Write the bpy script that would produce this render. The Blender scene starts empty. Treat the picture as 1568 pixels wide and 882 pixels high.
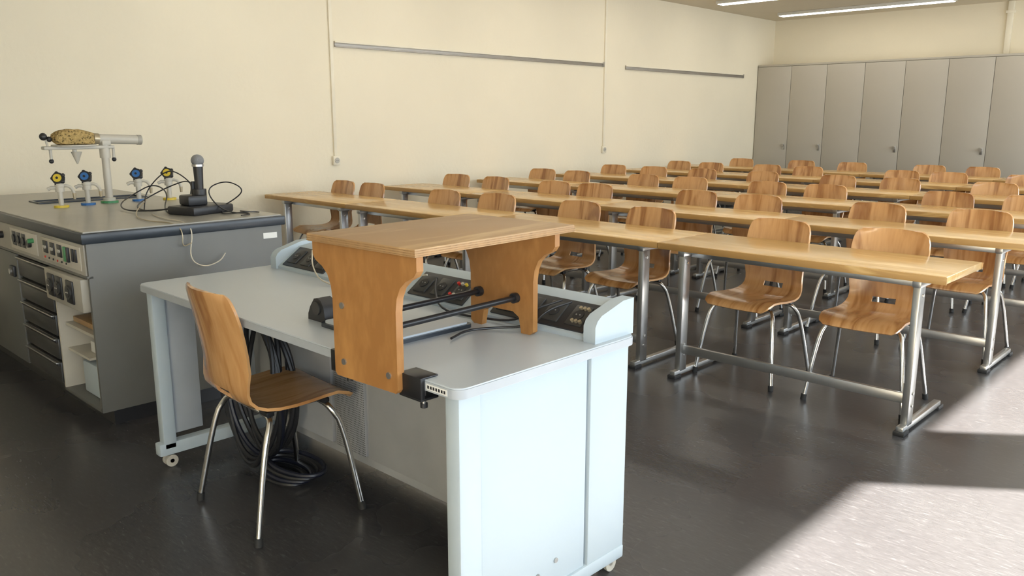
import bpy, bmesh, math, random
from mathutils import Vector, Matrix, noise
random.seed(4)
scene=bpy.context.scene
COL=scene.collection

# ---------------------------------------------------------------- materials
def mat_new(name):
    m=bpy.data.materials.new(name); m.use_nodes=True
    nt=m.node_tree; b=nt.nodes['Principled BSDF']
    return m,nt,b
def simple(name,col,rough=.5,metal=0.,var=.06,nscale=6.,bump=0.,spec=.5,coat=0.):
    m,nt,b=mat_new(name); N=nt.nodes; L=nt.links
    tc=N.new('ShaderNodeTexCoord'); no=N.new('ShaderNodeTexNoise')
    no.inputs['Scale'].default_value=nscale; no.inputs['Detail'].default_value=4
    L.new(tc.outputs['Object'],no.inputs['Vector'])
    r=N.new('ShaderNodeValToRGB')
    r.color_ramp.elements[0].position=.3; r.color_ramp.elements[1].position=.7
    r.color_ramp.elements[0].color=[c*(1-var) for c in col]+[1]
    r.color_ramp.elements[1].color=[min(1,c*(1+var)) for c in col]+[1]
    L.new(no.outputs['Fac'],r.inputs['Fac']); L.new(r.outputs['Color'],b.inputs['Base Color'])
    b.inputs['Roughness'].default_value=rough; b.inputs['Metallic'].default_value=metal
    b.inputs['Specular IOR Level'].default_value=spec
    b.inputs['Coat Weight'].default_value=coat
    if bump>0:
        bp=N.new('ShaderNodeBump'); bp.inputs['Strength'].default_value=bump; bp.inputs['Distance'].default_value=.004
        n2=N.new('ShaderNodeTexNoise'); n2.inputs['Scale'].default_value=nscale*20; n2.inputs['Detail'].default_value=3
        L.new(tc.outputs['Object'],n2.inputs['Vector']); L.new(n2.outputs['Fac'],bp.inputs['Height'])
        L.new(bp.outputs['Normal'],b.inputs['Normal'])
    return m
def wood(name,cols,scale=(14,1.2,1.2),rough=.4,coat=.0,dist=1.5,fine=.25,pos=(.28,.5,.72),rings=9.):
    m,nt,b=mat_new(name); N=nt.nodes; L=nt.links
    tc=N.new('ShaderNodeTexCoord'); oi=N.new('ShaderNodeObjectInfo')
    mul=N.new('ShaderNodeMath'); mul.operation='MULTIPLY'; mul.inputs[1].default_value=37.
    L.new(oi.outputs['Random'],mul.inputs[0])
    add=N.new('ShaderNodeVectorMath'); add.operation='ADD'
    L.new(tc.outputs['Object'],add.inputs[0]); L.new(mul.outputs[0],add.inputs[1])
    mp=N.new('ShaderNodeMapping'); mp.inputs['Scale'].default_value=scale
    L.new(add.outputs[0],mp.inputs['Vector'])
    n1=N.new('ShaderNodeTexNoise'); n1.inputs['Scale'].default_value=1.0; n1.inputs['Detail'].default_value=3; n1.inputs['Distortion'].default_value=dist
    L.new(mp.outputs[0],n1.inputs['Vector'])
    wv=N.new('ShaderNodeMath'); wv.operation='MULTIPLY'; wv.inputs[1].default_value=rings
    L.new(n1.outputs['Fac'],wv.inputs[0])
    fr=N.new('ShaderNodeMath'); fr.operation='SINE'; L.new(wv.outputs[0],fr.inputs[0])
    mr=N.new('ShaderNodeMapRange'); mr.inputs['From Min'].default_value=-1; mr.inputs['From Max'].default_value=1
    L.new(fr.outputs[0],mr.inputs['Value'])
    mp2=N.new('ShaderNodeMapping'); mp2.inputs['Scale'].default_value=tuple(s*6 for s in scale)
    L.new(add.outputs[0],mp2.inputs['Vector'])
    n2=N.new('ShaderNodeTexNoise'); n2.inputs['Scale'].default_value=2.0; n2.inputs['Detail'].default_value=5
    L.new(mp2.outputs[0],n2.inputs['Vector'])
    mx=N.new('ShaderNodeMix'); mx.inputs[0].default_value=1-fine
    L.new(n2.outputs['Fac'],mx.inputs[2]); L.new(mr.outputs[0],mx.inputs[3])
    r=N.new('ShaderNodeValToRGB'); e=r.color_ramp.elements
    e[0].position=pos[0]; e[0].color=cols[0]+(1,); e[1].position=pos[2]; e[1].color=cols[2]+(1,)
    k=e.new(pos[1]); k.color=cols[1]+(1,)
    L.new(mx.outputs[0],r.inputs['Fac']); L.new(r.outputs['Color'],b.inputs['Base Color'])
    b.inputs['Roughness'].default_value=rough; b.inputs['Coat Weight'].default_value=coat
    b.inputs['Coat Roughness'].default_value=.15
    return m
def emis(name,col,s):
    m,nt,b=mat_new(name)
    b.inputs['Base Color'].default_value=col+(1,); b.inputs['Emission Color'].default_value=col+(1,)
    b.inputs['Emission Strength'].default_value=s
    return m

M_WALL=simple('wall_plaster',(.86,.78,.61),.9,var=.02,nscale=1.2,bump=.5,spec=.2)
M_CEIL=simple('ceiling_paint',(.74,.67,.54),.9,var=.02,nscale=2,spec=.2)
M_TRIM=simple('painted_trim',(.87,.80,.64),.6,var=.03)
M_RAIL=simple('rail_aluminium',(.36,.33,.29),.4,.5,var=.06)
M_CAB=simple('cabinet_laminate',(.48,.44,.37),.5,var=.02,nscale=1.5)
M_CABGAP=simple('cabinet_gap',(.10,.09,.07),.8)
M_SHELL=wood('chair_plywood',((.29,.12,.036),(.47,.235,.085),(.61,.34,.14)),(7,1.0,1.0),.27,coat=.4,fine=.35,pos=(.12,.5,.88),rings=14.)
M_TABLE=wood('table_beech',((.55,.34,.12),(.66,.43,.17),(.74,.51,.22)),(1.2,10,10),.27,coat=.25,dist=.6,fine=.5)
M_TEDGE=wood('table_edge',((.44,.25,.08),(.55,.34,.12),(.64,.42,.17)),(2,10,10),.4)
M_RISER=wood('riser_plywood',((.31,.14,.038),(.40,.195,.058),(.47,.245,.08)),(3,3,1.2),.5,coat=.05,dist=.8,fine=.6)
M_RTOP=wood('riser_top_wood',((.36,.22,.10),(.47,.31,.15),(.54,.37,.19)),(5,1.0,5),.5,dist=.8,fine=.4)
M_PLY=simple('ply_edge',(.30,.17,.07),.6,var=.25,nscale=60)
M_CHROME=simple('chrome_steel',(.70,.69,.67),.2,1.,var=.04)
M_STEEL=simple('table_leg_steel',(.50,.50,.49),.3,.9,var=.05)
M_BLACK=simple('black_plastic',(.018,.018,.02),.4)
M_BLACKM=simple('black_metal',(.02,.02,.022),.35,.3)
M_RUB=simple('rubber_foot',(.02,.02,.02),.7)
M_WHITE=simple('white_laminate',(.41,.475,.515),.6,var=.015,nscale=2,spec=.25)
M_DTOP=simple('desk_top_laminate',(.44,.485,.52),.32,var=.02,nscale=3)
M_DGREY=simple('desk_grey_panel',(.36,.37,.38),.5)
M_EDGE=simple('desk_edge',(.36,.39,.42),.5)
M_BENCH=simple('bench_grey_green',(.115,.115,.105),.45,var=.04)
M_BTOP=simple('bench_top_stoneware',(.30,.29,.255),.3,var=.05,nscale=8)
M_BEDGE=simple('bench_edge_blue_black',(.022,.028,.036),.3)
M_DRAW=simple('drawer_dark',(.035,.035,.034),.4)
M_PANEL=simple('control_panel_grey',(.36,.34,.29),.5)
M_OFFW=simple('offwhite_metal',(.50,.47,.40),.4)
M_YEL=simple('valve_yellow',(.65,.48,.04),.4)
M_BLU=simple('valve_blue',(.03,.14,.38),.4)
M_GRN=simple('valve_green',(.06,.25,.10),.4)
M_RED=simple('switch_red',(.6,.03,.02),.4)
M_BCAB=simple('dark_cable',(.012,.014,.026),.4)
M_WCAB=simple('white_cable',(.55,.50,.40),.5)
M_BRASS=simple('brass_fitting',(.45,.38,.26),.35,.6)
M_PAPER=simple('label_paper',(.70,.70,.67),.7)
M_MESH=simple('microphone_grille',(.30,.31,.32),.45,.7,bump=1.0,nscale=20)
M_LAMP=emis('lamp_diffuser',(1.,.96,.86),6.)
M_LAMPH=simple('lamp_housing',(.7,.68,.62),.5)

def mk_sponge():
    m,nt,b=mat_new('sponge'); N=nt.nodes;L=nt.links
    tc=N.new('ShaderNodeTexCoord'); v=N.new('ShaderNodeTexVoronoi'); v.inputs['Scale'].default_value=70
    L.new(tc.outputs['Object'],v.inputs['Vector']); r=N.new('ShaderNodeValToRGB')
    r.color_ramp.elements[0].color=(.07,.045,.012,1); r.color_ramp.elements[0].position=.1
    r.color_ramp.elements[1].color=(.46,.32,.12,1); r.color_ramp.elements[1].position=.45
    L.new(v.outputs['Distance'],r.inputs['Fac']); L.new(r.outputs['Color'],b.inputs['Base Color'])
    bp=N.new('ShaderNodeBump'); bp.inputs['Distance'].default_value=.01; L.new(v.outputs['Distance'],bp.inputs['Height']); L.new(bp.outputs['Normal'],b.inputs['Normal'])
    b.inputs['Roughness'].default_value=.9
    return m
M_SPONGE=mk_sponge()
def mk_perf():
    m,nt,b=mat_new('perforated_metal'); N=nt.nodes;L=nt.links
    tc=N.new('ShaderNodeTexCoord'); v=N.new('ShaderNodeTexVoronoi'); v.inputs['Scale'].default_value=110; v.inputs['Randomness'].default_value=0
    L.new(tc.outputs['Object'],v.inputs['Vector']); r=N.new('ShaderNodeValToRGB')
    r.color_ramp.elements[0].color=(.05,.05,.05,1); r.color_ramp.elements[0].position=.22
    r.color_ramp.elements[1].color=(.36,.37,.38,1); r.color_ramp.elements[1].position=.32
    L.new(v.outputs['Distance'],r.inputs['Fac']); L.new(r.outputs['Color'],b.inputs['Base Color'])
    b.inputs['Roughness'].default_value=.5
    return m
M_PERF=mk_perf()
def mk_floor():
    m,nt,b=mat_new('linoleum_floor'); N=nt.nodes;L=nt.links
    tc=N.new('ShaderNodeTexCoord'); mp=N.new('ShaderNodeMapping'); mp.inputs['Scale'].default_value=(5,22,1); mp.inputs['Rotation'].default_value=(0,0,-.75)
    L.new(tc.outputs['Object'],mp.inputs['Vector'])
    n1=N.new('ShaderNodeTexNoise'); n1.inputs['Scale'].default_value=4.0; n1.inputs['Detail'].default_value=6; n1.inputs['Roughness'].default_value=.7; n1.inputs['Distortion'].default_value=.5
    L.new(mp.outputs[0],n1.inputs['Vector'])
    r=N.new('ShaderNodeValToRGB'); e=r.color_ramp.elements
    e[0].position=.30; e[0].color=(.040,.038,.039,1); e[1].position=.76; e[1].color=(.105,.101,.102,1)
    k=e.new(.58); k.color=(.053,.051,.052,1)
    L.new(n1.outputs['Fac'],r.inputs['Fac'])
    L.new(r.outputs['Color'],b.inputs['Base Color'])
    n2=N.new('ShaderNodeTexNoise'); n2.inputs['Scale'].default_value=1.5; n2.inputs['Detail'].default_value=3
    L.new(tc.outputs['Object'],n2.inputs['Vector'])
    mr=N.new('ShaderNodeMapRange'); mr.inputs['To Min'].default_value=.24; mr.inputs['To Max'].default_value=.31
    L.new(n2.outputs['Fac'],mr.inputs['Value']); L.new(mr.outputs[0],b.inputs['Roughness'])
    return m
M_FLOOR=mk_floor()

# ---------------------------------------------------------------- builder
class B:
    def __init__(s): s.bm=bmesh.new(); s.mats=[]
    def mi(s,m):
        if m not in s.mats: s.mats.append(m)
        return s.mats.index(m)
    def _fin(s,faces,m,xf=None):
        i=s.mi(m)
        for f in faces: f.material_index=i
        if xf is not None:
            vs={v for f in faces for v in f.verts}
            bmesh.ops.transform(s.bm,matrix=xf,verts=list(vs))
    def box(s,lo,hi,m,bev=0.,xf=None,seg=2):
        n0=set(s.bm.faces)
        c=[(a+b)/2 for a,b in zip(lo,hi)]; d=[abs(b-a) for a,b in zip(lo,hi)]
        r=bmesh.ops.create_cube(s.bm,size=1,matrix=Matrix.Translation(c)@Matrix.Diagonal((*d,1)))
        if bev>0:
            es=list({e for v in r['verts'] for e in v.link_edges})
            bmesh.ops.bevel(s.bm,geom=es,offset=min(bev,min(d)*.45),segments=seg,profile=.5,affect='EDGES')
        s._fin([f for f in s.bm.faces if f not in n0],m,xf)
    def poly(s,pts,axis,a,b,m,xf=None):
        def P(p,t):
            return {'x':(t,p[0],p[1]),'y':(p[0],t,p[1]),'z':(p[0],p[1],t)}[axis]
        v0=[s.bm.verts.new(P(p,a)) for p in pts]; v1=[s.bm.verts.new(P(p,b)) for p in pts]
        fs=[s.bm.faces.new(v0),s.bm.faces.new(v1[::-1])]
        n=len(pts)
        for i in range(n): fs.append(s.bm.faces.new((v0[i],v1[i],v1[(i+1)%n],v0[(i+1)%n])))
        bmesh.ops.recalc_face_normals(s.bm,faces=fs)
        s._fin(fs,m,xf)
        return fs
    def cyl(s,p0,p1,r,m,r2=None,n=16,xf=None):
        p0=Vector(p0);p1=Vector(p1);d=p1-p0
        n0=set(s.bm.faces)
        q=d.to_track_quat('Z','Y').to_matrix().to_4x4()
        bmesh.ops.create_cone(s.bm,cap_ends=True,segments=n,radius1=r,radius2=r if r2 is None else r2,depth=d.length,matrix=Matrix.Translation((p0+p1)/2)@q)
        s._fin([f for f in s.bm.faces if f not in n0],m,xf)
    def sph(s,c,r,m,sc=(1,1,1),n=16,xf=None):
        n0=set(s.bm.faces)
        bmesh.ops.create_uvsphere(s.bm,u_segments=n,v_segments=max(6,n//2),radius=r,matrix=Matrix.Translation(c)@Matrix.Diagonal((*sc,1)))
        s._fin([f for f in s.bm.faces if f not in n0],m,xf)
    def tube(s,pts,r,m,n=8,smooth=0,closed=False,xf=None):
        P=[Vector(p) for p in pts]
        for _ in range(smooth):
            Q=[]
            rng=range(len(P) if closed else len(P)-1)
            if not closed: Q.append(P[0])
            for i in rng:
                a=P[i];b=P[(i+1)%len(P)]
                Q+= [a*.75+b*.25,a*.25+b*.75]
            if not closed: Q.append(P[-1])
            P=Q
        rings=[];up=None
        N=len(P)
        for i,p in enumerate(P):
            if closed: t=(P[(i+1)%N]-P[i-1])
            else: t=(P[min(i+1,N-1)]-P[max(i-1,0)])
            t.normalize()
            if up is None:
                up=Vector((0,0,1)) if abs(t.z)<.9 else Vector((1,0,0))
            up=(up-t*up.dot(t)); 
            if up.length<1e-6: up=Vector((0,1,0))
            up.normalize(); w=t.cross(up)
            rings.append([s.bm.verts.new(p+(up*math.cos(2*math.pi*k/n)+w*math.sin(2*math.pi*k/n))*r) for k in range(n)])
        fs=[]
        for i in range(N if closed else N-1):
            A=rings[i];C=rings[(i+1)%N]
            for k in range(n): fs.append(s.bm.faces.new((A[k],A[(k+1)%n],C[(k+1)%n],C[k])))
        if not closed:
            fs.append(s.bm.faces.new(rings[0][::-1])); fs.append(s.bm.faces.new(rings[-1]))
        bmesh.ops.recalc_face_normals(s.bm,faces=fs)
        s._fin(fs,m,xf)
    def mesh(s,name,ang=35):
        me=bpy.data.meshes.new(name); s.bm.to_mesh(me); s.bm.free()
        for m in s.mats: me.materials.append(m)
        me.shade_smooth(); me.set_sharp_from_angle(angle=math.radians(ang))
        return me
    def obj(s,name,loc=(0,0,0),rot=0.,parent=None,ang=35):
        o=bpy.data.objects.new(name,s.mesh(name,ang)); COL.objects.link(o)
        o.location=loc; o.rotation_euler=(0,0,rot)
        if parent: o.parent=parent
        return o
def inst(name,me,loc,rot=0.):
    o=bpy.data.objects.new(name,me); COL.objects.link(o); o.location=loc; o.rotation_euler=(0,0,rot); return o
def rrect(x0,x1,y0,y1,r,n=6):
    out=[]
    for cx,cy,a0 in ((x1-r,y1-r,0),(x0+r,y1-r,90),(x0+r,y0+r,180),(x1-r,y0+r,270)):
        for i in range(n+1):
            a=math.radians(a0+90*i/n); out.append((cx+r*math.cos(a),cy+r*math.sin(a)))
    return out

# ---------------------------------------------------------------- room
XW=-7.05; XR=1.5; YB=13.9; YF=-2.4; H=3.12
b=B(); b.box((XW-.2,YF-.2,-.15),(XR+.3,YB+.2,0),M_FLOOR); b.obj('floor')
b=B(); b.box((XW-.2,YF-.2,H),(XR+.3,YB+.2,H+.15),M_CEIL); b.obj('ceiling')
b=B(); b.box((XW-.15,YF-.15,0),(XW,YB+.15,H),M_WALL); b.obj('wall_left')
b=B(); b.box((XW,YB,0),(XR+.1,YB+.15,H),M_WALL); b.obj('wall_back')
b=B(); b.box((XW,YF-.15,0),(XR+.1,YF,H),M_WALL); b.obj('wall_front')
wins=[(-1.9,1.45),(2.1,5.37),(6.05,9.3),(9.98,13.3)]
ZS,ZH=.85,2.45
b=B()
b.box((XR,YF,0),(XR+.1,YB,ZS),M_WALL); b.box((XR,YF,ZH),(XR+.1,YB,H),M_WALL)
ys=[YF]+[y for w in wins for y in w]+[YB]
for i in range(0,len(ys),2): b.box((XR,ys[i],ZS),(XR+.1,ys[i+1],ZH),M_WALL)
b.obj('wall_right')
for i,(y0,y1) in enumerate(wins):
    b=B(); t=.04
    b.box((XR+.03,y0,ZS),(XR+.08,y1,ZS+t),M_OFFW); b.box((XR+.03,y0,ZH-t),(XR+.08,y1,ZH),M_OFFW)
    for y in (y0,y1-t): b.box((XR+.03,y,ZS),(XR+.08,y+t,ZH),M_OFFW)
    b.box((XR-.12,y0,ZS-.03),(XR+.03,y1,ZS),M_OFFW,.005)
    b.obj('window_%d'%(i+1))
b=B(); b.box((XW,YF,0),(XW+.012,13.3,.07),M_BLACK,.003); b.obj('baseboard_left')
def rail(i,y0,y1,z):
    b=B()
    b.box((XW,y0,z-.028),(XW+.014,y1,z+.028),M_RAIL,.003)
    b.box((XW+.012,y0,z+.012),(XW+.026,y1,z+.028),M_TRIM,.003)
    b.box((XW+.012,y0,z-.028),(XW+.026,y1,z-.014),M_RAIL,.003)
    b.box((XW,y1-.02,z-.032),(XW+.03,y1,z+.032),M_RAIL,.002)
    b.obj('trim_%d'%i)
rail(1,4.79,9.06,2.17); rail(2,9.56,12.85,2.155)
for k,y in enumerate((4.75,9.10)):
    b=B()
    b.box((XW,y-.018,1.09),(XW+.02,y+.018,H),M_TRIM,.004)
    b.obj('trim_%d'%(3+k))
    b=B()
    b.box((XW,y-.04,1.0),(XW+.035,y+.04,1.09),M_TRIM,.006)
    b.cyl((XW+.03,y,1.045),(XW+.040,y,1.045),.028,M_OFFW)
    for dy in(-.008,.008): b.cyl((XW+.037,y+dy,1.045),(XW+.042,y+dy,1.045),.003,M_BLACK,n=8)
    b.obj('wall_socket')
b=B(); b.box((-3.46,YB-.05,2.36),(-3.38,YB,H),M_TRIM,.01); b.box((-3.48,YB-.055,2.95),(-3.36,YB,2.99),M_TRIM,.005); b.obj('trim_5')
b=B()
b.box((-6.9,9.6,H-.015),(-6.4,10.1,H),M_TRIM,.004)
for i in range(8): b.box((-6.87,9.63+.057*i,H-.022),(-6.43,9.655+.057*i,H-.012),M_RAIL)
b.obj('ceiling_vent')
me=None
for j,y in enumerate((12.95,11.05,9.15,7.25,5.35,3.45)):
    for x0 in (-6.5,-3.4):
        if me is None:
            b=B()
            b.box((0,-.1,-.045),(2.6,.1,0),M_LAMPH,.006)
            b.box((.02,-.075,-.052),(2.58,.075,-.044),M_LAMP)
            me=b.mesh('ceiling_light')
        inst('ceiling_light',me,(x0,y,H))

# cabinets
b=B()
W=.605;CY=13.35;CT=2.34;x=XW+.01;XE=XR-.01
b.box((XW+.01,CY+.02,0),(XE,YB-.01,CT-.0),M_CABGAP)
b.box((XW+.01,CY+.0,CT-.02),(XE,YB-.01,CT+.012),M_CAB,.003)
b.box((XW+.01,CY+.012,0),(XE,CY+.06,.08),M_CABGAP)
i=0
while x<XE-.1:
    x1=min(x+W,XE)
    b.box((x+.003,CY,.08),(x1-.003,CY+.022,CT-.024),M_CAB,.003)
    if i in(0,1,3,5,7,9,11):
        kx=x1-.055
        b.box((kx-.018,CY-.012,.95),(kx+.018,CY+.001,1.05),M_STEEL,.004)
        b.cyl((kx,CY-.045,1.02),(kx,CY-.01,1.02),.016,M_RAIL)
        b.cyl((kx,CY-.055,1.02),(kx,CY-.04,1.02),.022,M_RAIL)
    x=x1;i+=1
b.obj('storage_cabinet')

# ---------------------------------------------------------------- chair
def chair_mesh():
    b=B(); bm=b.bm
    prof=[(.225,.418),(.217,.432),(.195,.444),(.15,.450),(.10,.449),(.04,.444),(-.02,.440),(-.08,.440),(-.125,.446),(-.16,.460),(-.185,.484),(-.20,.515),(-.208,.55),(-.213,.60),(-.220,.66),(-.230,.72),(-.242,.78),(-.252,.82),(-.26,.85),(-.264,.868),(-.267,.880)]
    wid=[.165,.190,.200,.206,.209,.210,.208,.203,.197,.190,.184,.181,.182,.187,.193,.197,.198,.194,.185,.172,.150]
    NU=13
    G=[]
    for i,((y,z),w) in enumerate(zip(prof,wid)):
        row=[]
        back=min(1,max(0,(z-.47)/.12)) if i>8 else 0
        for j in range(NU):
            u=-1+2*j/(NU-1)
            X=u*w; Y=y+back*.035*u*u; Z=z+(1-back)*.012*u*u*(1 if i>2 else .3)
            row.append(bm.verts.new((X,Y,Z)))
        G.append(row)
    fs=[]
    for i in range(len(G)-1):
        for j in range(NU-1):
            if i==10 and 4<=j<=7: continue
            fs.append(bm.faces.new((G[i][j],G[i][j+1],G[i+1][j+1],G[i+1][j])))
    bmesh.ops.recalc_face_normals(bm,faces=fs)
    bmesh.ops.solidify(bm,geom=fs,thickness=.011)
    i0=b.mi(M_SHELL)
    for f in bm.faces: f.material_index=i0
    for sy,yt in ((1,.12),(-1,-.10)):
        b.tube([(-.245,sy*.21,.012),(-.205,yt+sy*.045,.34),(-.185,yt+sy*.01,.405),(-.15,yt,.425),(0,yt,.425),(.15,yt,.425),(.185,yt+sy*.01,.405),(.205,yt+sy*.045,.34),(.245,sy*.21,.012)],.011,M_CHROME,n=10,smooth=2)
        for sx in(-1,1):
            b.cyl((sx*.246,sy*.2105,0),(sx*.243,sy*.208,.03),.0145,M_RUB,n=12)
            b.box((sx*.14-.03,yt-.015,.425),(sx*.14+.03,yt+.015,.442),M_BLACKM,.003)
    for sx in(-1,1): b.cyl((sx*.12,-.1,.428),(sx*.12,.12,.428),.009,M_CHROME,n=8)
    return b.mesh('school_chair',40)
CH=chair_mesh()
rows=[[-6.55,-6.11,-5.09,-4.52,-3.70,-3.08,-2.18,-1.53],
[-6.47,-5.90,-5.08,-4.61,-3.585,-3.015,-2.13,-1.49],
[-6.467,-5.943,-5.045,-4.466,-3.635,-3.079,-2.068,-1.50],
[-6.415,-5.815,-5.146,-4.399,-3.537,-2.915,-2.059,-1.50],
[-6.353,-5.819,-5.02,-4.467,-3.352,-2.848,-2.10,-1.5],
[-6.10,-5.186,-4.45,-3.48,-2.88,-2.1,-1.5]]
for k,r in enumerate(rows):
    for X in r:
        inst('school_chair',CH,(X,4.54+1.35*k-.255+random.uniform(-.03,.03),0),math.pi+random.uniform(-.07,.07))
inst('school_chair',CH,(-2.67,1.485,0),math.radians(-3))

# ---------------------------------------------------------------- tables
def table_mesh(L,insL=.14,insR=.13):
    b=B()
    b.box((-L/2+.003,0,.735),(L/2-.003,.54,.77),M_TABLE,.004)
    b.box((-L/2,-.006,.733),(L/2,.0,.768),M_TEDGE,.002); b.box((-L/2,.54,.733),(L/2,.546,.768),M_TEDGE,.002)
    for x in(-L/2+insL,L/2-insR):
        b.box((x-.017,.03,.03),(x+.017,.10,.715),M_STEEL,.005)
        b.box((x-.017,-.02,.012),(x+.017,.52,.042),M_STEEL,.004)
        b.box((x-.02,.02,.70),(x+.02,.50,.735),M_STEEL,.004)
        for y in(-.03,.47): b.box((x-.026,y,0),(x+.026,y+.07,.02),M_RUB,.004)
        for z in(.66,.19,.13): b.cyl((x-.022,.065,z),(x+.022,.065,z),.008,M_CHROME,n=10)
    b.box((-L/2+insL,.055,.135),(L/2-insR,.075,.185),M_STEEL,.003)
    b.box((-L/2+insL,.10,.69),(L/2-insR,.12,.735),M_STEEL,.003)
    return b.mesh('classroom_table')
TM=table_mesh(1.515); TM4=table_mesh(1.27,.27,.12)
for k in range(6):
    y=3.88+1.35*k
    for X in(-1.84,-3.36,-4.88): inst('classroom_table',TM,(X,y,0))
    inst('classroom_table',TM4,(-6.28,y,0))

# ---------------------------------------------------------------- demonstration desk
b=B()
DZ=.794; DL=-3.37; DR=-1.437; D0=1.298; D1=2.045
b.poly(rrect(DL,DR,D0,D1,.035),'z',DZ-.03,DZ,M_DTOP)
b.poly(rrect(DL-.003,DR+.003,D0-.003,D1+.003,.037),'z',DZ-.028,DZ-.004,M_EDGE)
xr=DR-.018
b.box((xr-.055,1.315,.03),(xr,1.395,DZ-.03),M_WHITE,.008)
b.box((xr-.05,1.395,.07),(xr-.005,1.835,DZ-.03),M_WHITE,.003)
b.box((xr-.055,1.845,.07),(xr+.002,2.03,DZ-.03),M_WHITE,.004)
b.box((xr-.06,1.835,.05),(xr-.02,1.845,DZ-.03),M_EDGE)
b.box((xr-.055,1.33,.04),(xr+.005,2.03,.085),M_WHITE,.006)
for (y,z) in((1.62,.14),(1.70,.16)): b.cyl((xr-.006,y,z),(xr-.001,y,z),.008,M_STEEL)
b.box((DL+.05,1.76,.13),(xr-.05,1.78,DZ-.03),M_DGREY,.003)
b.box((DL+.05,1.74,.70),(xr-.05,1.76,DZ-.03),M_DGREY,.003)
b.box((-2.66,1.745,.17),(-2.47,1.761,.62),M_PERF,.002)
b.box((-2.44,1.745,.17),(-1.55,1.761,.66),M_DGREY,.003)
b.box((-3.25,1.745,.17),(-2.69,1.761,.66),M_DGREY,.003)
b.box((DL+.05,1.78,.13),(xr-.05,2.02,.16),M_DGREY)
b.box((DL+.04,2.01,.10),(xr-.05,2.03,DZ-.03),M_WHITE,.003)
b.box((DL+.015,1.32,.08),(DL+.065,1.375,DZ-.03),M_WHITE,.006)
b.box((DL+.02,1.375,.14),(DL+.05,1.50,DZ-.03),M_EDGE,.003)
b.box((DL+.015,1.30,.055),(DL+.065,2.03,.11),M_WHITE,.006)
b.box((DL+.015,1.82,.08),(DL+.06,2.03,DZ-.03),M_WHITE,.004)
for x,y in((DL+.04,1.35),(xr-.03,1.37),(DL+.04,1.99),(xr-.03,1.985)):
    b.cyl((x,y,.05),(x,y,.075),.012,M_STEEL)
    for d in(-.014,.014): b.cyl((x+d-.006,y,.026),(x+d+.006,y,.026),.026,M_OFFW,n=18)
    b.cyl((x-.02,y,.026),(x+.02,y,.026),.009,M_DGREY)
CX0,CX1=DL+.06,DR-.02
S0,S1=(1.875,DZ+.012),(1.985,DZ+.09)
prof=[(S0[0],DZ),S0,S1,(2.05,DZ+.10),(2.05,DZ)]
b.poly(prof,'x',CX0+.03,CX1-.03,M_WHITE)
endp=[(1.865,DZ),(1.865,DZ+.05),(1.875,DZ+.068),(1.895,DZ+.082),(2.0,DZ+.112),(2.055,DZ+.114),(2.055,DZ)]
b.poly(endp,'x',CX1-.045,CX1,M_WHITE); b.poly(endp,'x',CX0,CX0+.045,M_WHITE)
ang=math.atan2(S1[1]-S0[1],S1[0]-S0[0]); SL=math.hypot(S1[1]-S0[1],S1[0]-S0[0])
XFS=Matrix.Translation((0,S0[0],S0[1]))@Matrix.Rotation(ang,4,'X')
def on_slope(x0,x1,t0,t1,h,m,bev=.002): b.box((x0,t0*SL,-.002),(x1,t1*SL,h),m,bev,xf=XFS)
def slope_cyl(x,t,r,h,m,n=14): b.cyl((x,t*SL,0),(x,t*SL,h),r,m,n=n,xf=XFS)
for (x0,x1,ns) in((-3.24,-2.92,3),(-2.36,-2.06,3),(-1.92,-1.52,4)):
    on_slope(x0,x1,.08,.95,.006,M_BLACK)
    for i in range(ns):
        xc=x0+(x1-x0)*(i+.5)/ns
        on_slope(xc-.034,xc+.034,.2,.82,.011,M_DRAW,.004)
        slope_cyl(xc,.5,.02,.014,M_BLACK)
        for d in(-.007,.007): slope_cyl(xc+d,.5,.0025,.0155,M_STEEL,8)
for x,c in((-1.545,M_BRASS),(-1.56,M_BRASS),(-1.575,M_BRASS),(-2.1,M_YEL),(-2.12,M_OFFW),(-2.14,M_RED)):
    slope_cyl(x,.3,.006,.02,c,8); slope_cyl(x,.7,.006,.02,c,8)
b.box((-1.555,D0-.0042,DZ-.024),(-1.475,D0-.002,DZ-.008),M_PAPER)
for i in range(7): b.box((-1.55+i*.0105,D0-.0048,DZ-.020),(-1.544+i*.0105,D0-.004,DZ-.012),M_BLACK)
b.obj('demonstration_desk')

# ---------------------------------------------------------------- wooden riser clamped to desk (local origin at its centre)
b=B()
RT=1.118
RC=(-1.780,1.56)
def side_panel(y0,y1,zb,notch,xc):
    R=[(.133,zb+.01),(.133,.965),(.138,1.0),(.152,1.03),(.175,1.05),(.205,1.065),(.216,1.08),(.216,RT)]
    pts=[(xc+x,z) for x,z in R]+[(xc-x,z) for x,z in reversed(R)]
    if notch: pts+=[(xc-.12,zb),(xc-.085,zb),(xc-.075,zb+.05),(xc-.05,zb+.065),(xc+.05,zb+.065),(xc+.075,zb+.05),(xc+.085,zb),(xc+.12,zb)]
    else: pts+=[(xc-.125,zb),(xc+.125,zb)]
    b.poly(pts,'y',y0,y1,M_RISER)
side_panel(-.303,-.280,.745,False,0); side_panel(.245,.267,DZ,True,0)
b.box((-.220,-.318,RT),(.228,.325,RT+.022),M_RTOP,.003)
for i in range(3): b.box((-.221,-.319,RT+.003+.006*i),(.229,.326,RT+.0055+.006*i),M_PLY)
for x in(.065,-.09):
    b.cyl((x,-.30,.905),(x,.25,.905),.009,M_BLACKM)
    b.cyl((x,.228,.905),(x,.245,.905),.016,M_BLACK); b.cyl((x,-.28,.905),(x,-.265,.905),.016,M_BLACK)
for (x,z) in((-.09,.79),(.10,.79),(-.09,.95),): b.cyl((x,-.307,z),(x,-.302,z),.009,M_STEEL)
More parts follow.
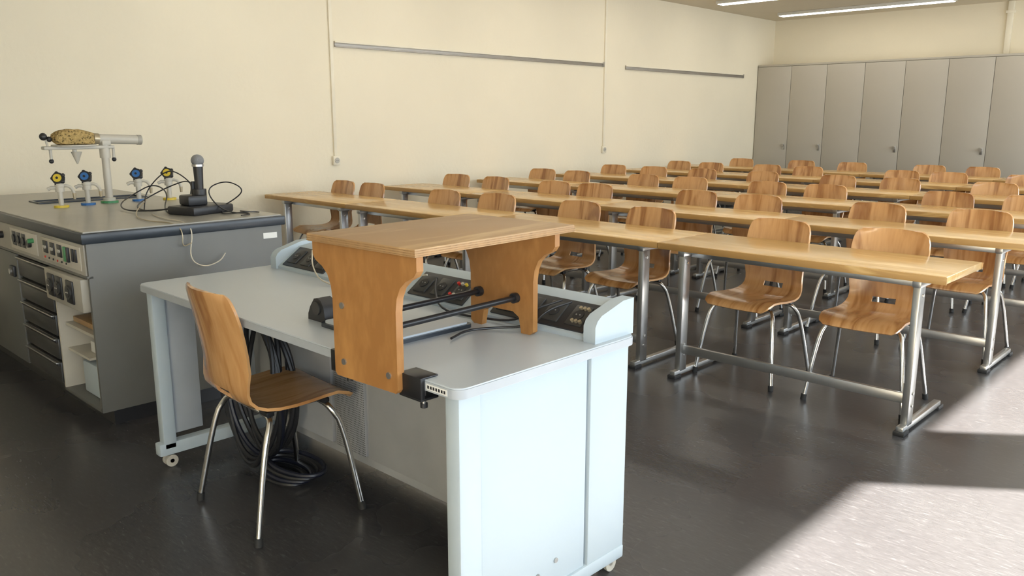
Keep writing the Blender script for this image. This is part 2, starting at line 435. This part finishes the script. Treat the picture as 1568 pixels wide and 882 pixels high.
b.obj('wooden_desk_riser',(RC[0],RC[1],0),.045)
b=B()
for x0,x1 in((-1.650,-1.560),(-1.965,-1.905)):
    b.box((x0,1.280,.740),(x1,1.2945,DZ+.004),M_BLACKM,.002)
    b.box((x0,1.280,DZ+.001),(x1,1.34,DZ+.006),M_BLACKM,.002)
    b.box((x0,1.280,.736),(x1,1.34,.743),M_BLACKM,.002)
    b.cyl(((x0+x1)/2+.02,1.31,.718),((x0+x1)/2+.02,1.31,.762),.006,M_STEEL)
    b.cyl(((x0+x1)/2+.02,1.31,.710),((x0+x1)/2+.02,1.31,.722),.010,M_BLACK)
b.obj('desk_clamp')
b=B()
b.poly(rrect(-2.24,-1.87,1.42,1.76,.02),'z',DZ,DZ+.012,M_BEDGE); b.poly(rrect(-2.23,-1.88,1.43,1.75,.018),'z',DZ+.012,DZ+.018,M_DTOP)
b.obj('laptop')
b=B()
pts=[(-2.35,DZ),(-2.25,DZ),(-2.25,DZ+.02),(-2.255,DZ+.05),(-2.27,DZ+.072),(-2.29,DZ+.08),(-2.31,DZ+.075),(-2.335,DZ+.045),(-2.348,DZ+.02)]
b.poly(pts,'y',1.45,1.50,M_BLACK); b.cyl((-2.295,1.445,DZ+.045),(-2.295,1.505,DZ+.045),.022,M_DRAW)
b.obj('tape_dispenser')
b=B()
b.tube([(-1.62,1.95,.885),(-1.66,1.88,.865),(-1.70,1.845,.81),(-1.80,1.78,.80),(-1.84,1.70,.80),(-1.80,1.60,.80)],.004,M_BLACK,smooth=2)
b.tube([(-1.66,1.95,.885),(-1.72,1.87,.855),(-1.78,1.855,.81),(-1.93,1.84,.80),(-2.1,1.82,.80),(-2.2,1.88,.845),(-2.25,1.93,.875)],.004,M_BLACK,smooth=2)
b.tube([(-3.1,1.95,.885),(-2.95,1.85,.845),(-2.8,1.80,.80),(-2.55,1.84,.80),(-2.45,1.9,.855),(-2.3,1.93,.885)],.003,M_WCAB,smooth=2)
b.obj('power_cable')
b=B()
for i in range(8):
    R=.315-.008*i; pts=[]
    cx,cy,cz=-3.06+.008*i,1.57+.012*i,.385
    for k in range(44):
        a=2*math.pi*k/44
        pts.append((cx+.72*R*math.cos(a)+.006*math.sin(3*a+i),cy+.02*math.sin(2*a+i*1.3),cz+R*1.15*math.sin(a)))
    b.tube(pts,.011,M_BCAB if i==3 else M_BLACK,closed=True)
for i in range(4):
    R=.13+.012*i; pts=[(-2.88+.02*i+R*math.cos(a*math.pi/12),1.62+.01*i+.5*R*math.sin(a*math.pi/12),.012+.02*i) for a in range(24)]
    b.tube(pts,.010,M_BCAB if i%2 else M_BLACK,closed=True)
b.obj('cable_coil')

# ---------------------------------------------------------------- lab bench
b=B()
BX0,BX1,BY0,BY1,BZ=-6.3,-3.93,1.30,2.29,.95
b.box((BX0-.01,BY0-.02,BZ-.055),(BX1+.01,BY1+.02,BZ-.006),M_BEDGE,.006)
tx0,tx1,ty0,ty1=-5.64,-5.46,1.58,2.2
z0,z1=BZ-.006,BZ
b.box((BX0,BY0-.005,z0),(tx0,BY1+.005,z1),M_BTOP); b.box((tx1,BY0-.005,z0),(BX1-.005,BY1+.005,z1),M_BTOP)
b.box((tx0,BY0-.005,z0),(tx1,ty0,z1),M_BTOP); b.box((tx0,ty1,z0),(tx1,BY1+.005,z1),M_BTOP)
b.box((tx0,ty0,z0-.001),(tx1,ty1,z0+.001),M_BLACK)
for lo,hi in(((tx0-.012,ty0-.012,z1-.001),(tx0+.004,ty1+.012,z1+.007)),((tx1-.004,ty0-.012,z1-.001),(tx1+.012,ty1+.012,z1+.007)),((tx0,ty0-.012,z1-.001),(tx1,ty0+.004,z1+.007)),((tx0,ty1-.004,z1-.001),(tx1,ty1+.012,z1+.007))): b.box(lo,hi,M_BEDGE,.002)
b.box((BX0+.06,BY0+.07,0),(BX1-.06,BY1-.05,.10),M_BLACK)
b.box((BX1-.02,BY0,.09),(BX1,BY1,BZ-.055),M_BENCH,.002)
b.box((BX0,BY0+.45,.09),(BX1-.02,BY1,BZ-.055),M_BENCH)
b.box((BX0,BY0+.02,.09),(-4.44,BY0+.46,BZ-.055),M_DRAW)
b.box((-4.44,BY0,.09),(BX1-.02,BY0+.46,.105),M_BENCH)
b.box((-4.44,BY0+.01,.58),(BX1-.02,BY0+.46,BZ-.055),M_PANEL)
b.box((-4.44,BY0,.105),(-4.425,BY0+.46,.58),M_OFFW); b.box((BX1-.035,BY0+.005,.105),(BX1-.02,BY0+.46,.58),M_OFFW)
b.box((-4.425,BY0+.44,.105),(BX1-.035,BY0+.452,.58),M_OFFW)
b.box((-4.425,BY0+.03,.43),(BX1-.035,BY0+.44,.445),M_OFFW)
b.box((-4.425,BY0+.03,.30),(BX1-.2,BY0+.44,.312),M_OFFW)
b.box((-4.40,BY0+.06,.448),(-4.10,BY0+.3,.475),M_RTOP,.003)
b.box((-4.30,BY0+.05,.105),(-4.02,BY0+.3,.27),M_WHITE,.01)
b.box((-4.25,BY0+.08,.313),(-4.12,BY0+.25,.37),M_PAPER,.005)
b.box((BX0,BY0-.006,.745),(BX1-.02,BY0+.02,.89),M_PANEL,.003)
b.box((BX0,BY0-.008,.735),(BX1-.0,BY0+.02,.747),M_BENCH,.001)
def yrec(x0,x1,z0,z1,m,d=.006,bev=.001): b.box((x0,BY0-.006-d,z0),(x1,BY0-.005,z1),m,bev)
def ycyl(x,z,r,d,m): b.cyl((x,BY0-.006-d,z),(x,BY0-.004,z),r,m,n=14)
yrec(-4.52,-3.99,.765,.875,M_OFFW,.004)
for i,x in enumerate((-4.46,-4.36,-4.26)):
    yrec(x-.03,x+.03,.80,.86,M_BLACK,.008)
    ycyl(x-.012,.83,.008,.016,M_OFFW); ycyl(x+.012,.83,.008,.016,M_OFFW)
yrec(-4.19,-4.16,.79,.86,M_GRN,.014); yrec(-4.15,-4.125,.79,.86,M_BLACK,.014)
for x in(-4.08,-4.04): yrec(x-.012,x+.012,.80,.86,M_BLACK,.01)
for i in range(6): ycyl(-4.48+i*.06,.778,.005,.008,M_RED if i%3==0 else M_BLACK)
yrec(-5.04,-4.60,.765,.875,M_OFFW,.004)
for x in(-4.97,-4.89,-4.81): 
    yrec(x-.032,x+.032,.785,.86,M_DRAW,.006); ycyl(x,.822,.022,.012,M_BLACK)
ycyl(-4.70,.82,.02,.02,M_BLACK); ycyl(-4.65,.84,.012,.03,M_GRN)
for x in(-5.2,-5.35,-5.5): ycyl(x,.82,.02,.02,M_BLACK); 
b.box((-4.46,BY0-.03,.575),(BX1-.03,BY0+.01,.73),M_PANEL,.004)
for x in(-4.36,-4.25,-4.10):
    b.box((x-.045,BY0-.038,.60),(x+.045,BY0-.029,.71),M_BLACK,.004)
    b.cyl((x,BY0-.046,.655),(x,BY0-.036,.655),.034,M_DRAW,n=20); b.cyl((x,BY0-.048,.655),(x,BY0-.037,.655),.024,M_BLACK,n=20)
    for d in(-.009,.009): b.cyl((x+d,BY0-.05,.655),(x+d,BY0-.046,.655),.003,M_OFFW,n=8)
zt=.725
for i in range(5):
    h=.118
    b.box((-4.98,BY0-.004,zt-h+.01),(-4.46,BY0+.02,zt),M_DRAW,.004)
    b.box((-4.97,BY0-.012,zt-.022),(-4.47,BY0,zt-.004),M_BLACK,.003)
    b.box((-4.97,BY0-.02,zt-.008),(-4.47,BY0-.004,zt-.002),M_STEEL,.001)
    zt-=h+.006
for x0,x1 in((-5.6,-5.0),(-6.28,-5.62)):
    b.box((x0+.005,BY0-.004,.11),(x1-.005,BY0+.02,.73),M_BENCH,.004)
    b.box((x1-.1,BY0-.02,.60),(x1-.03,BY0-.004,.66),M_BLACK,.005)
    b.cyl((x1-.065,BY0-.03,.63),(x1-.065,BY0-.018,.63),.015,M_STEEL)
b.box((BX1-.001,2.18,.83),(BX1+.001,2.26,.86),M_PAPER)
b.obj('laboratory_bench')

def valve(x,y,cm,name='gas_valve'):
    b=B()
    b.cyl((0,0,0),(0,0,.012),.04,cm,n=24); b.cyl((0,0,.012),(0,0,.10),.014,M_OFFW)
    b.cyl((0,0,.09),(0,0,.12),.024,M_OFFW); b.sph((0,0,.125),.026,M_OFFW)
    b.tube([(0,0,.12),(.02,.04,.125),(.03,.06,.10),(.03,.065,.075)],.009,M_OFFW,smooth=1)
    b.cyl((.03,.065,.045),(.03,.065,.08),.007,M_BRASS,r2=.010)
    b.tube([(0,0,.11),(-.01,-.04,.115),(-.015,-.06,.105)],.010,M_OFFW)
    d=Vector((.75,-.62,.25)).normalized(); c=Vector((0,0,.165))
    b.cyl(Vector((0,0,.13)),c,.010,M_BRASS)
    b.cyl(c-d*.006,c+d*.018,.034,M_BLACK,n=10); b.cyl(c+d*.017,c+d*.024,.023,cm,n=20); b.cyl(c+d*.023,c+d*.027,.007,M_BLACK,n=12)
    for k in range(5):
        a=2*math.pi*k/5; s=d.cross(Vector((0,0,1))).normalized(); t=s.cross(d)
        b.sph(c+d*.006+(s*math.cos(a)+t*math.sin(a))*.032,.011,M_BLACK,n=8)
    b.obj(name,(x,y,BZ))
valve(-5.16,1.60,M_YEL); valve(-5.20,1.76,M_BLU); valve(-5.23,2.07,M_BLU); valve(-5.18,2.24,M_YEL)
b=B(); SX,SY=-5.25,1.90
b.cyl((0,0,0),(0,0,.012),.05,M_GRN,n=24); b.cyl((0,0,.012),(0,0,.03),.035,M_OFFW)
b.cyl((0,0,.02),(0,0,.31),.022,M_OFFW,n=20); b.cyl((0,0,.27),(0,0,.35),.03,M_OFFW,n=20)
b.box((-.03,-.34,.325),(.03,.05,.345),M_OFFW,.006)
b.cyl((0,-.17,.30),(0,-.17,.328),.012,M_OFFW); b.cyl((0,-.17,.345),(0,-.17,.352),.12,M_OFFW,n=28)
b.cyl((0,-.16,.24),(0,-.16,.31),.004,M_OFFW,r2=.03)
b.tube([(0,-.31,.33),(0,-.32,.39)],.006,M_OFFW); b.sph((0,-.33,.40),.022,M_BLACK,n=10); b.sph((0,-.30,.385),.016,M_BLACK,n=10)
for y,z in((-.30,.29),(.05,.29),(.0,.30)): b.cyl((0,y,z-.03),(0,y,z+.035),.008,M_OFFW); 
b.sph((.0,.05,.26),.014,M_BLACK,n=8); b.sph((.0,-.30,.26),.014,M_BLACK,n=8)
b.cyl((0,-.04,.385),(0,.20,.374),.028,M_OFFW,n=20); b.cyl((0,.195,.374),(0,.22,.373),.030,M_PANEL,n=20)
b.cyl((0,-.06,.386),(0,-.03,.384),.032,M_BRASS,n=20); b.box((-.03,-.02,.345),(.03,.03,.375),M_OFFW,.004)
b.obj('laboratory_stand',(SX,SY,BZ))
b=B()
bmesh.ops.create_icosphere(b.bm,subdivisions=4,radius=1)
for v in b.bm.verts:
    p=v.co.copy(); n=1+.16*noise.noise(p*1.7)+.07*noise.noise(p*6)
    sq=1/max(.75,(abs(p.x)**3+abs(p.y)**3+abs(p.z)**3)**(1/3))
    v.co=Vector((p.x*.075*n*sq,p.y*.108*n*sq,p.z*.050*n*sq))
    if v.co.z<-.033: v.co.z=-.033+ (v.co.z+.033)*.2
b._fin(list(b.bm.faces),M_SPONGE)
b.obj('sea_sponge',(SX,SY-.17,BZ+.352+.037),ang=180)
b=B()
b.box((-.10,-.14,.0),(.10,.14,.045),M_BLACK,.01,xf=Matrix.Rotation(.3,4,'Z'))
b.box((-.07,-.09,.045),(.05,.02,.10),M_BLACK,.012)
b.cyl((0,.0,.04),(0,0,.13),.035,M_BLACK); b.cyl((0,0,.13),(0,0,.255),.021,M_BLACK,r2=.026,n=20)
b.box((-.045,-.03,.10),(-.02,.03,.17),M_BLACK,.006)
b.cyl((0,0,.25),(0,0,.262),.031,M_STEEL,n=20); b.sph((0,0,.282),.034,M_MESH,(1,1,.95),n=20)
b.obj('microphone',(-4.31,2.03,BZ))
b=B(); z=BZ+.005
def loop(pts,r,m,sm=3): b.tube(pts,r,m,n=6,smooth=sm)
loop([(-4.40,1.95,z+.03),(-4.5,1.85,z),(-4.75,1.85,z),(-5.0,2.0,z+.02),(-4.95,2.15,z+.10),(-4.75,2.2,z+.15),(-4.6,2.1,z+.02),(-4.4,2.0,z+.06)],.004,M_BLACK)
loop([(-4.38,1.9,z+.02),(-4.6,1.75,z),(-4.85,1.8,z+.02),(-5.0,1.95,z+.06),(-4.95,2.05,z+.12),(-4.75,2.05,z+.08),(-4.6,1.95,z),(-4.35,1.88,z)],.004,M_BLACK)
loop([(-4.3,2.1,z),(-4.2,2.2,z+.08),(-4.15,2.20,z+.13),(-4.25,2.15,z+.17),(-4.3,2.05,z+.12),(-4.2,2.1,z),(-4.05,2.2,z),(-4.0,2.1,z)],.0035,M_BLACK)
loop([(-4.35,2.05,z+.1),(-4.45,2.0,z+.2),(-4.6,1.98,z+.22),(-4.7,1.9,z+.1),(-4.62,1.85,z)],.0035,M_BLACK)
loop([(-4.4,1.8,z),(-4.15,1.75,z),(-3.95,1.78,z),(-3.905,1.79,z-.05),(-3.905,1.76,z-.18),(-3.90,1.83,z-.23),(-3.905,1.92,z-.21),(-3.905,1.95,z-.17)],.003,M_WCAB)
loop([(-4.7,1.9,z+.05),(-4.4,1.7,z+.002),(-4.1,1.65,z),(-3.95,1.72,z),(-3.905,1.74,z-.04),(-3.905,1.73,z-.12),(-3.905,1.78,z-.10)],.003,M_BRASS)
loop([(-4.2,2.2,z),(-4.05,2.25,z),(-3.98,2.15,z+.02),(-4.1,2.05,z),(-4.25,2.12,z)],.003,M_BLACK)
b.obj('cable_bundle')

# ---------------------------------------------------------------- camera
f,p,roll,hd=1255.9,math.radians(11.63),math.radians(.03),math.radians(43.99)
fw=Vector((-math.sin(hd)*math.cos(p),math.cos(hd)*math.cos(p),-math.sin(p)))
r=Vector((math.cos(hd),math.sin(hd),0)); u=r.cross(fw)
r2=r*math.cos(roll)+u*math.sin(roll); u2=u*math.cos(roll)-r*math.sin(roll)
mt=Matrix((r2,u2,-fw)).transposed().to_4x4(); mt.translation=(0,0,1.45)
cam=bpy.data.cameras.new('camera'); co=bpy.data.objects.new('camera',cam); COL.objects.link(co)
co.matrix_world=mt; cam.sensor_width=36; cam.lens=f/1568*36; cam.clip_start=.02
scene.camera=co

# ---------------------------------------------------------------- light
w=bpy.data.worlds.new('sky'); scene.world=w; w.use_nodes=True
bg=w.node_tree.nodes['Background']; bg.inputs[0].default_value=(.79,.90,1,1); bg.inputs[1].default_value=5.8
sd=bpy.data.lights.new('sun','SUN'); sd.energy=62; sd.color=(1,.95,.88); sd.angle=math.radians(.9)
so=bpy.data.objects.new('sun',sd); COL.objects.link(so)
el=math.atan(.704); d=Vector((-.79*math.cos(el),-.613*math.cos(el),-math.sin(el)))
so.rotation_euler=d.to_track_quat('-Z','Y').to_euler(); so.location=(6,8,6)
for i,(y0,y1) in enumerate(wins):
    ad=bpy.data.lights.new('window_portal','AREA'); ad.shape='RECTANGLE'; ad.size=ZH-ZS; ad.size_y=y1-y0
    ad.cycles.is_portal=True
    ao=bpy.data.objects.new('window_portal',ad); COL.objects.link(ao); ao.location=(XR+.12,(y0+y1)/2,(ZS+ZH)/2)
    ao.rotation_euler=(0,math.radians(90),0)
scene.view_settings.view_transform='Standard'
scene.view_settings.exposure=0.40
